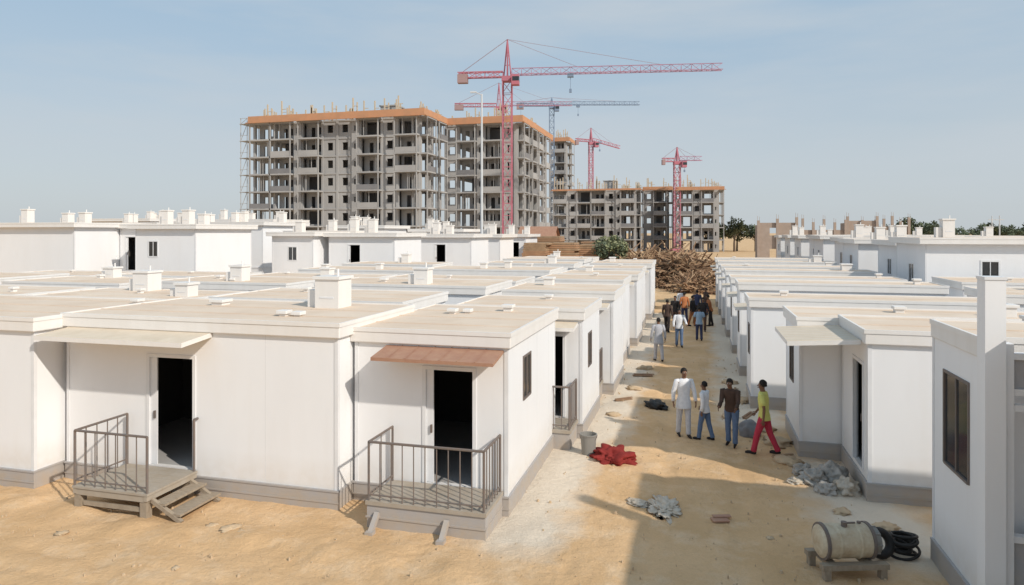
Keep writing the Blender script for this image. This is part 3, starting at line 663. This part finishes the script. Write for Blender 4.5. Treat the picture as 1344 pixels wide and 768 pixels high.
# ------------------------------------------------------------------ people
def skin_obj(name,verts,edges,rad,roots,mm,parent,sub=2):
    me=bpy.data.meshes.new(name); me.from_pydata([tuple(v) for v in verts],edges,[]); me.materials.append(M[mm])
    o=add(name,me,parent=parent)
    sk=o.modifiers.new('skin','SKIN'); sk.use_smooth_shade=True
    L=me.skin_vertices[0].data
    for i,r in enumerate(rad):
        L[i].radius=r if isinstance(r,tuple) else (r,r); L[i].use_root=(i in roots)
    s=o.modifiers.new('sub','SUBSURF'); s.levels=sub; s.render_levels=sub
    return o
BODIES=[]
def person(loc,heading,h,label,shirt,trous,hem=.84,legs=((.1,.05),(-.1,.1)),arms=((.1,.2),(-.1,.2)),sleeve=.55,lean=.03,look=0,shoe='cblack',out=.08):
    k=h/1.75; e=thing('person',label,'person',(loc[0],loc[1],.0),heading,'people standing and walking in the lane'); e.scale=(k,k,k)
    V=Vector
    def T(x,z,y=0):
        zz=z-.92; return V((x,y+math.sin(lean)*zz,.92+math.cos(lean)*zz))
    J={}
    lowest=9
    for sd,(a,b) in ((-1,legs[0]),(1,legs[1])):
        hip=V((sd*.09,0,.92)); kn=hip+V((sd*.01,math.sin(a)*.43,-math.cos(a)*.43)); c=a-b; an=kn+V((0,math.sin(c)*.42,-math.cos(c)*.42))
        J[sd]=[hip,kn,an]; lowest=min(lowest,an.z)
    dz=V((0,0,.075-lowest))
    for sd in(-1,1): J[sd]=[p+dz for p in J[sd]]
    A={}
    for sd,(a,b) in ((-1,arms[0]),(1,arms[1])):
        sh=T(sd*.185,1.42)+dz; el=sh+V((sd*out,math.sin(a)*.28,-math.cos(a)*.28)); c=a+b; wr=el+V((sd*out*.2,math.sin(c)*.25,-math.cos(c)*.25)); A[sd]=[sh,el,wr]
        A[sd].append(V((0,math.sin(c),-math.cos(c))))
    verts=[];edges=[];rad=[];roots=[0]
    def v(p,r,con=None):
        verts.append(p); rad.append(r); i=len(verts)-1
        if con is not None: edges.append((con,i))
        return i
    pel=v(T(0,.95)+dz,(.135,.10)); wa=v(T(0,1.1)+dz,(.125,.09),pel); ch=v(T(0,1.3)+dz,(.15,.105),wa); nb=v(T(0,1.44)+dz,(.085,.07),ch); nk=v(T(0,1.52,.01)+dz,(.052,.055),nb)
    hl=v(T(0,1.575,.025)+dz,(.062,.07),nk); hm=v(T(0,1.64,.015)+dz,(.074,.09),hl); ht=v(T(0,1.70,.005)+dz,(.06,.075),hm)
    for sd in(-1,1):
        hp,kn,an=J[sd]; a=v(hp,.085,pel); m=v(hp.lerp(kn,.5),.075,a); b=v(kn,.055,m); m2=v(kn.lerp(an,.35),.052,b); c=v(an,.035,m2); hf=v(an+V((0,.02,-.045)),(.032,.035),c); v(an+V((sd*.015,.15,-.05)),(.035,.02),hf)
        sh,el,wr,dh=A[sd]; a=v(sh,.055,ch); m=v(sh.lerp(el,.5),.046,a); b=v(el,.036,m); m2=v(el.lerp(wr,.4),.035,b); c=v(wr,.025,m2); pm=v(wr+dh*.06,(.034,.018),c)
        pc=verts[pm]; side=V((0,1,0)) if abs(dh.y)<.7 else V((0,0,1)); side=(side-dh*side.dot(dh)).normalized(); curl=V((-sd,0,0))
        for q,(o,l) in enumerate(((.027,.065),(.009,.075),(-.009,.07),(-.026,.055))):
            r0=v(pc+side*o*.8,.009); roots.append(r0); r1=v(pc+side*o+dh*(.03+l*.45)+curl*.006,.0085,r0); v(pc+side*o+dh*(.03+l*.85)+curl*.028,.007,r1)
        r0=v(pc+side*.02-dh*.02,.011); roots.append(r0); r1=v(pc+side*.05+dh*.01+curl*.01,.01,r0); v(pc+side*.055+dh*.045+curl*.02,.008,r1)
    hc=T(0,1.63,.015)+dz
    r0=v(hc+V((0,.06,.0)),.012); roots.append(r0); v(hc+V((0,.112,-.022)),.012,r0)
    for sd in(-1,1):
        r0=v(hc+V((sd*.06,-.005,.005)),.012); roots.append(r0); v(hc+V((sd*.086,-.012,-.01)),.014,r0)
    body=skin_obj('body',verts,edges,rad,roots,'skin',e); BODIES.append(body)
    for sd in(-1,1):
        mb=MB(); p=hc+V((sd*.03,.083,.012)); mb.tube([p+V((0,0,-.008)),p,p+V((0,0,.008))],[.004,.013,.004],0,8,True); add('eye',mb.mesh('eye',['eyes'],True),parent=e)
    mb=MB(); p=hc+V((0,.088,-.055)); mb.box(p.x-.024,p.x+.024,p.y-.02,p.y+.008,p.z-.006,p.z+.006); add('mouth',mb.mesh('mouth',['lip']),parent=e)
    mb=MB(); pts=[];rs=[]
    for t in (-.35,-.1,.15,.4,.62,.8,.93,.99):
        rr=math.sqrt(1-t*t); pts.append(hc+V((0,-.018-.012*(1-t),.02+.115*t))); rs.append((.086*rr,.098*rr*(1 if t>.2 else .86)))
    mb.tube(pts,rs,0,14,True)
    add('hair',mb.mesh('hair',['hair'],True),parent=e)
    mb=MB(); zs=[hem,hem+.02,(hem+1.05)/2,1.05,1.2,1.32,1.41,1.455,1.49]
    wr_=.02 if hem>.8 else .04
    rs=[(.165+wr_,.12+wr_*1.2),(.165+wr_,.12+wr_*1.2),(.165+wr_*.6,.12+wr_*.6),(.152,.108),(.165,.118),(.182,.124),(.185,.108),(.135,.09),(.07,.068)]
    mb.tube([T(0,z)+dz for z in zs],rs,0,16,True)
    for i,vv in enumerate(mb.v):
        n=noise.noise(Vector((vv[0]*14,vv[1]*14,vv[2]*5+loc[0])))*.016; mb.v[i]=(vv[0]*(1+n*3),vv[1]*(1+n*4),vv[2]+n*.5)
    for sd in(-1,1):
        sh,el,wr,dh=A[sd]; top=sh+V((-sd*.05,0,.0))
        if sleeve>.9: P=[top,sh,sh.lerp(el,.5),el,el.lerp(wr,.5),wr.lerp(el,.05)]; rr=[.06,.07,.062,.054,.05,.045]
        else: P=[top,sh,sh.lerp(el,sleeve),sh.lerp(el,sleeve+.25)]; rr=[.06,.072,.068,.066]
        mb.tube(P,rr,0,12)
    o=add('shirt',mb.mesh('shirt',[shirt],True),parent=e)
    mb=MB(); mb.tube([T(0,z)+dz for z in (.80,.86,.93,1.0)],[(.14,.10),(.168,.118),(.165,.115),(.15,.105)],0,16,True)
    for sd in(-1,1):
        hp,kn,an=J[sd]; mb.tube([hp+V((0,0,.03)),hp.lerp(kn,.25),hp.lerp(kn,.6),kn,kn.lerp(an,.3),kn.lerp(an,.65),an.lerp(kn,.05),an+V((0,0,-.01))],[.085,.098,.086,.07,.072,.062,.068,.064],0,12)
    add('trousers',mb.mesh('trousers',[trous],True),parent=e)
    for sd in(-1,1):
        an=J[sd][2]; mb=MB(); mb.tube([an+V((0,-.06,-.045)),an+V((0,-.03,-.04)),an+V((0,.04,-.042)),an+V((sd*.01,.13,-.052)),an+V((sd*.012,.19,-.058))],[(.02,.02),(.042,.036),(.045,.036),(.05,.026),(.028,.014)],0,10); add('shoe',mb.mesh('shoe',[shoe],True),parent=e)
    return e
hd=lambda deg: math.radians(deg)
person((-.33,18.05),hd(200),1.74,'man in white long shirt and pale trousers standing with arms down','cwhite','cpale',hem=.72,legs=((.12,.05),(-.12,.06)),arms=((.1,.15),(-.1,.25)),sleeve=1)
person((.19,17.85),hd(65),1.47,'boy in white shirt and blue jeans walking','cwhite','cjean',legs=((.22,.1),(-.18,.12)),arms=((-.2,.3),(.25,.3)),sleeve=1,out=.05)
person((.82,17.6),hd(165),1.7,'person in dark brown jacket bending forward with hands together','cbrown','cjean',legs=((.14,.12),(-.08,.05)),arms=((.3,.9),(.2,1.0)),sleeve=1,out=.02,lean=.34)
person((1.52,17.05),hd(75),1.76,'man in yellow shirt and red trousers walking','cyell','cred2',legs=((.32,.12),(-.26,.18)),arms=((-.25,.3),(.15,.5)),sleeve=.55,lean=.05)
person((-1.5,28.3),hd(20),1.75,'man in grey shirt walking up the lane','cgrey','cgrey',hem=.72,legs=((.2,.1),(-.2,.1)),sleeve=1)
person((-.78,32.1),hd(190),1.72,'man in white shirt and blue trousers','cwhite','cjean',sleeve=1,arms=((.5,.6),(.2,.3)))
person((.1,34.2),hd(10),1.62,'person in pale blue shirt and dark trousers','clblue','cnavy',sleeve=.5)
person((-1.15,38.6),hd(160),1.72,'person in dark clothes standing in the lane','cblack','cbrown',sleeve=1)
person((-.7,40.8),hd(30),1.75,'person in rust shirt and dark trousers','corange','cnavy',sleeve=1)
person((.3,37.4),hd(180),1.78,'person in dark shirt and brown trousers','cblack','cbrown',sleeve=1,arms=((.4,.7),(.0,.2)))
person((.72,39.6),hd(95),1.74,'person in rust shirt leaning over','corange','cblack',sleeve=1,lean=.2)
person((.0,42.5),hd(0),1.75,'person in dark navy clothes','cnavy','cblack',sleeve=1)
person((-.95,43.5),hd(210),1.72,'person in white shirt among the group','cwhite','cblack',sleeve=1)
person((-1.5,36.6),hd(340),1.7,'person in brown shirt and black trousers','cbrown','cblack',sleeve=1)
person((.55,44.6),hd(120),1.74,'person in dark jacket behind the group','cbrown','cnavy',sleeve=1)
person((-.25,39.3),hd(250),1.7,'person in black shirt and rust trousers','cblack','corange',sleeve=1,legs=((.2,.1),(-.2,.1)))
bpy.context.view_layer.update(); dg=bpy.context.evaluated_depsgraph_get()
baked=[bpy.data.meshes.new_from_object(o.evaluated_get(dg)) for o in BODIES]
for o,me in zip(BODIES,baked):
    o.modifiers.clear(); o.data=me
    me.polygons.foreach_set('use_smooth',[True]*len(me.polygons))

# ------------------------------------------------------------------ props
def blob(name,label,cat,loc,sx,sy,sz,m,amp=.35,fr=3.0,seed=0,sub=4,group=None):
    bm=bmesh.new(); bmesh.ops.create_icosphere(bm,subdivisions=sub,radius=1)
    for v in bm.verts:
        p=v.co.copy(); n=noise.ridged_multi_fractal(p*fr*.5+Vector((seed,0,0)),1,2,3,1,2)*.5-.5; n2=noise.noise(p*fr+Vector((0,seed,0)))
        n3=abs(noise.noise(p*fr*2.4+Vector((seed,5,0))))
        q=p*(1+amp*n*.6+amp*n2-amp*.5*n3); q.z=max(q.z,-.3)+.3
        v.co=Vector((q.x*sx,q.y*sy,q.z*sz/1.2))
    me=bpy.data.meshes.new(name); bm.to_mesh(me); bm.free(); me.materials.append(M[m])
    me.polygons.foreach_set('use_smooth',[True]*len(me.polygons))
    return thing(name,label,cat,(loc[0],loc[1],-.01),R.uniform(0,3),group,data=me)
blob('red_tarpaulin','crumpled dark red tarpaulin lying on the sand','tarpaulin',(-1.85,15.75),.5,.4,.27,'cloth_red',.5,2.4,1,5)
blob('black_sack','black sack dropped on the lane','sack',(-1.2,20.9),.42,.3,.18,'rubber',.4,2.4,2)
blob('plastic_sheet','crumpled dusty plastic sheet on the sand','plastic sheet',(-.6,13.25),.5,.26,.07,'plasticw',.7,3.4,3,5)
blob('plastic_sheet','small torn plastic sheet on the sand','plastic sheet',(-1.1,13.35),.24,.15,.05,'plasticw',.6,3,9)
for i,(x,y,a,b,c,m) in enumerate([(2.35,15.4,.3,.28,.26,'plastic'),(2.75,15.6,.34,.3,.34,'plastic'),(2.9,15.0,.28,.24,.26,'plasticw'),(2.5,14.9,.22,.2,.18,'plastic'),(2.2,15.9,.22,.2,.2,'plastic'),(2.0,15.3,.2,.16,.1,'plasticw')]):
    blob('plastic_bag','grey plastic rubbish bag beside the cabin wall','rubbish bag',(x,y),a,b,c,m,.4,2.4,10+i,5,group='heap of plastic rubbish bags')
blob('sack','round grey sack behind the people','sack',(1.3,18.6),.3,.28,.36,'concd',.2,2,31)
for i,(x,y,s) in enumerate([(1.9,18.0,.25),(2.0,16.6,.2),(-10.6,9.4,.07),(-7.9,10.3,.12),(-7.6,10.25,.08),(-8.3,10.35,.07),(.9,20.2,.16),(1.35,22.3,.2),(-2.3,19.6,.14),(-2.0,23,.18),(1.1,24.8,.2),(-7.8,8.9,.05),(-1.9,26.5,.2),(3.2,13.3,.16),(1.7,19.2,.2),(2.6,13.9,.11),(-5.0,10.2,.06),(1.2,12.4,.05)]):
    blob('rubble','small heap of sandy rubble','rubble',(x,y),s*1.6,s*1.3,s*.6,'stone',.6,4,40+i,3,group='small rubble heaps on the ground')
mb=MB()
for _ in range(2200):
    x=R.uniform(-14,3.4); y=R.uniform(8.2,30)
    if (x<-3.3 and y>10.9) or (x>1.5 and y>19): continue
    if R.random()<.6 and not(abs(x+2.3)<.7 or abs(x-1.6)<.8 or y<11): continue
    s=.009+.03*R.random()**4; a=R.uniform(0,3); i=len(mb.v)
    pts=[Vector((math.cos(a+t)*s*R.uniform(.7,1.2),math.sin(a+t)*s*R.uniform(.7,1.2),0)) for t in (0,1.3,2.6,3.8,5)]
    mb.v+=[(x+p.x,y+p.y,-.02) for p in pts]+[(x+p.x*.6,y+p.y*.6,.015+s*.7) for p in pts]
    for k in range(5): mb.f.append((i+k,i+(k+1)%5,i+5+(k+1)%5,i+5+k)); mb.m.append(0)
    mb.f.append(tuple(i+5+k for k in range(5))); mb.m.append(0)
o=thing('gravel','scattered small stones on sand','gravel',(0,0,0),data=mb.mesh('gravel',['stone'],weld=False)); o['kind']='stuff'
for i,(x,y,l,w,a,m) in enumerate([(.4,12.9,.3,.18,.3,'brown'),(1.4,20.4,.7,.1,1.2,'timber'),(-2.2,21.4,.6,.12,.7,'timber'),(1.2,23.4,.9,.1,1.4,'timber2'),(-1.9,25.2,.7,.2,.2,'timber'),(1.9,16.9,.5,.12,.5,'timber2')]):
    mb=MB(); mb.box(-l/2,l/2,-w/2,w/2,0,.025); mb.box(-l/2+.05,l/2+.08,w*.3,w*.9,.026,.045); thing('plank','short wooden plank lying on the sand' if i else 'flat reddish board on the sand','plank',(x,y,.01),a,'loose planks on the ground',data=mb.mesh('plank',[m],weld=False))
# bucket
e=thing('bucket','grey dented bucket standing on the sand','bucket',(-2.45,15.95,.0))
mb=MB(); n=20
for k in range(n):
    a=2*math.pi*k/n; b2=2*math.pi*(k+1)/n
    for (r0,z0,r1,z1) in ((.155,0,.19,.46),(.19,.46,.205,.46),(.205,.46,.205,.49),(.205,.49,.18,.49),(.18,.49,.15,.08),(.15,.08,.001,.08),(.001,0,.155,0)):
        mb.poly([(r0*math.cos(a),r0*math.sin(a),z0),(r0*math.cos(b2),r0*math.sin(b2),z0),(r1*math.cos(b2),r1*math.sin(b2),z1),(r1*math.cos(a),r1*math.sin(a),z1)])
add('pail',mb.mesh('pail',['bucket']),parent=e)
mb=MB(); pr=None
for k in range(13):
    a=math.pi*k/12; p=(.205*math.cos(a),-.12*math.sin(a),.47-.16*math.sin(a)); 
    if pr: mb.bar(pr,p,.008,0,5)
    pr=p
add('handle',mb.mesh('handle',['steel'],weld=False),parent=e)
# motor drum on a wooden stand
e=thing('machine_drum','cream cylindrical machine drum with dark end bands on a wooden stand','machine',(2.2,11.5,.02),math.radians(18))
mb=MB(); prof=[(-.47,.001),(-.46,.10),(-.44,.19),(-.41,.235),(-.38,.25),(-.2,.25),(-.185,.262),(-.165,.262),(-.15,.25),(.12,.25),(.135,.262),(.155,.262),(.17,.25),(.36,.25),(.38,.235),(.381,.001)]
mb.tube([(p[0],0,.45) for p in prof],[p[1] for p in prof],0,32)
t=add('drum_shell',mb.mesh('drum_shell',['tank']),parent=e); bevel(t,.004,1)
for (a,b) in ((-.40,-.35),(.31,.36)):
    mb=MB(); mb.tube([(a,0,.45),(a+.002,0,.45),(b-.002,0,.45),(b,0,.45)],[.24,.272,.272,.24],0,32); add('end_band',mb.mesh('end_band',['steel']),parent=e)
mb=MB(); mb.tube([(.385,0,.45),(.47,0,.45),(.5,0,.45),(.505,0,.45)],[.20,.20,.13,.06],0,20)
for k in range(8):
    a=k*math.pi/4; mb.box(.38,.47,math.cos(a)*.2-.012,math.cos(a)*.2+.012,.45+math.sin(a)*.2-.012,.45+math.sin(a)*.2+.012)
add('motor',mb.mesh('motor',['bucket'],weld=False),parent=e)
mb=MB(); mb.bar((-.05,-.05,.69),(-.05,-.05,.76),.045,0,12); mb.bar((.22,.02,.69),(.22,.02,.73),.03,0,10); mb.bar((-.05,-.05,.74),(.12,-.05,.74),.015,0,8); add('filler_cap',mb.mesh('filler_cap',['steel'],weld=False),parent=e)
mb=MB()
mb.box(-.50,.52,-.30,-.18,.13,.21); mb.box(-.50,.52,.18,.30,.13,.21); mb.box(-.36,-.24,-.179,.179,.12,.2); mb.box(.22,.34,-.179,.179,.12,.2)
pa=add('stand',mb.mesh('stand',['woodg'],weld=False),parent=e)
for (x,y) in ((-.42,-.24),(.44,-.24),(-.42,.24),(.44,.24)):
    mb=MB(); mb.box(x-.05,x+.05,y-.05,y+.05,-.08,.129); add('leg',mb.mesh('leg',['woodg'],weld=False),parent=pa)
def torus(mb,c,Rr,r,n=28,k=10,tilt=(0,0),m=0):
    i=len(mb.v); rot=Matrix.Rotation(tilt[0],3,'X')@Matrix.Rotation(tilt[1],3,'Y')
    for a in range(n):
        A=2*math.pi*a/n
        for b in range(k):
            B=2*math.pi*b/k; p=rot@Vector(((Rr+r*math.cos(B))*math.cos(A),(Rr+r*math.cos(B))*math.sin(A),r*math.sin(B))); mb.v.append(tuple(p+Vector(c)))
    for a in range(n):
        for b in range(k): mb.f.append((i+a*k+b,i+((a+1)%n)*k+b,i+((a+1)%n)*k+(b+1)%k,i+a*k+(b+1)%k)); mb.m.append(m)
mb=MB()
for q in range(9): torus(mb,(R.uniform(-.05,.05),R.uniform(-.05,.05),.05+.033*q),.2+R.uniform(-.05,.03),.022,tilt=(R.uniform(-.2,.2),R.uniform(-.2,.2)))
thing('hose_coil','coil of black rubber hose beside the machine drum','hose',(3.18,12.3,0),0,data=mb.mesh('hose_coil',['rubber'],True,weld=False))
mb=MB(); torus(mb,(0,0,.24),.17,.07,tilt=(1.2,0)); thing('tyre','small black tyre leaning beside the machine drum','tyre',(2.82,12.1,0),.4,data=mb.mesh('tyre',['rubber'],True,weld=False))
blob('black_bag','black plastic bag beside hoses','bag',(3.3,12.85),.2,.16,.14,'rubber',.4,2.4,77)

# ------------------------------------------------------------------ world, sun, camera
SD=Vector((1.24,-.72,1)).normalized()
el=math.asin(SD.z); az=math.atan2(SD.x,SD.y)
w=bpy.data.worlds.new("World"); scene.world=w; w.use_nodes=True; nt=w.node_tree
bg=nt.nodes['Background']; bg.inputs['Strength'].default_value=.14
sky=nn(nt,'ShaderNodeTexSky'); sky.sky_type='NISHITA'; sky.sun_disc=False; sky.sun_elevation=el; sky.sun_rotation=az; sky.dust_density=2.0; sky.air_density=1.0; sky.ozone_density=1.5
tc=nn(nt,'ShaderNodeTexCoord'); sp=nn(nt,'ShaderNodeSeparateXYZ'); nt.links.new(tc.outputs['Generated'],sp.inputs[0])
hz=nn(nt,'ShaderNodeMapRange'); hz.inputs[1].default_value=-.02; hz.inputs[2].default_value=.38; hz.interpolation_type='SMOOTHSTEP'; nt.links.new(sp.outputs[2],hz.inputs[0])
hc=nn(nt,'ShaderNodeMix',data_type='RGBA'); hc.inputs[6].default_value=(4.1,4.45,4.65,1); hc.inputs[7].default_value=(2.65,3.75,4.8,1); nt.links.new(hz.outputs[0],hc.inputs[0])
mx=nn(nt,'ShaderNodeMix',data_type='RGBA'); mx.inputs[0].default_value=.86; nt.links.new(sky.outputs[0],mx.inputs[6]); nt.links.new(hc.outputs[2],mx.inputs[7])
mp=nn(nt,'ShaderNodeMapping'); mp.inputs['Scale'].default_value=(1.1,1.1,6); nt.links.new(tc.outputs['Generated'],mp.inputs[0])
cn=nn(nt,'ShaderNodeTexNoise'); cn.inputs['Scale'].default_value=1.6; cn.inputs['Detail'].default_value=8; cn.inputs['Roughness'].default_value=.55; nt.links.new(mp.outputs[0],cn.inputs[0])
cr=nn(nt,'ShaderNodeMapRange'); cr.inputs[1].default_value=.42; cr.inputs[2].default_value=.70; cr.inputs[4].default_value=.75; nt.links.new(cn.outputs['Fac'],cr.inputs[0])
m2=nn(nt,'ShaderNodeMix',data_type='RGBA'); m2.inputs[7].default_value=(4.0,4.4,4.75,1); nt.links.new(mx.outputs[2],m2.inputs[6]); nt.links.new(cr.outputs[0],m2.inputs[0])
nt.links.new(m2.outputs[2],bg.inputs['Color'])
sl=bpy.data.lights.new('sun','SUN'); sl.energy=3.6; sl.angle=math.radians(1.0); sl.color=(1,.92,.81)
so=bpy.data.objects.new('sun',sl); COL.objects.link(so); so.rotation_euler=SD.to_track_quat('Z','Y').to_euler()
cam=bpy.data.cameras.new('camera'); cam.sensor_width=36; cam.lens=36*900/1344; cam.shift_y=-79/1344; cam.clip_end=6000; cam.clip_start=.1
co=bpy.data.objects.new('camera',cam); COL.objects.link(co); co.location=(0,0,5.2); co.rotation_euler=(math.pi/2,0,TH)
scene.camera=co
scene.view_settings.view_transform='Standard'; scene.view_settings.look='None'; scene.view_settings.exposure=0
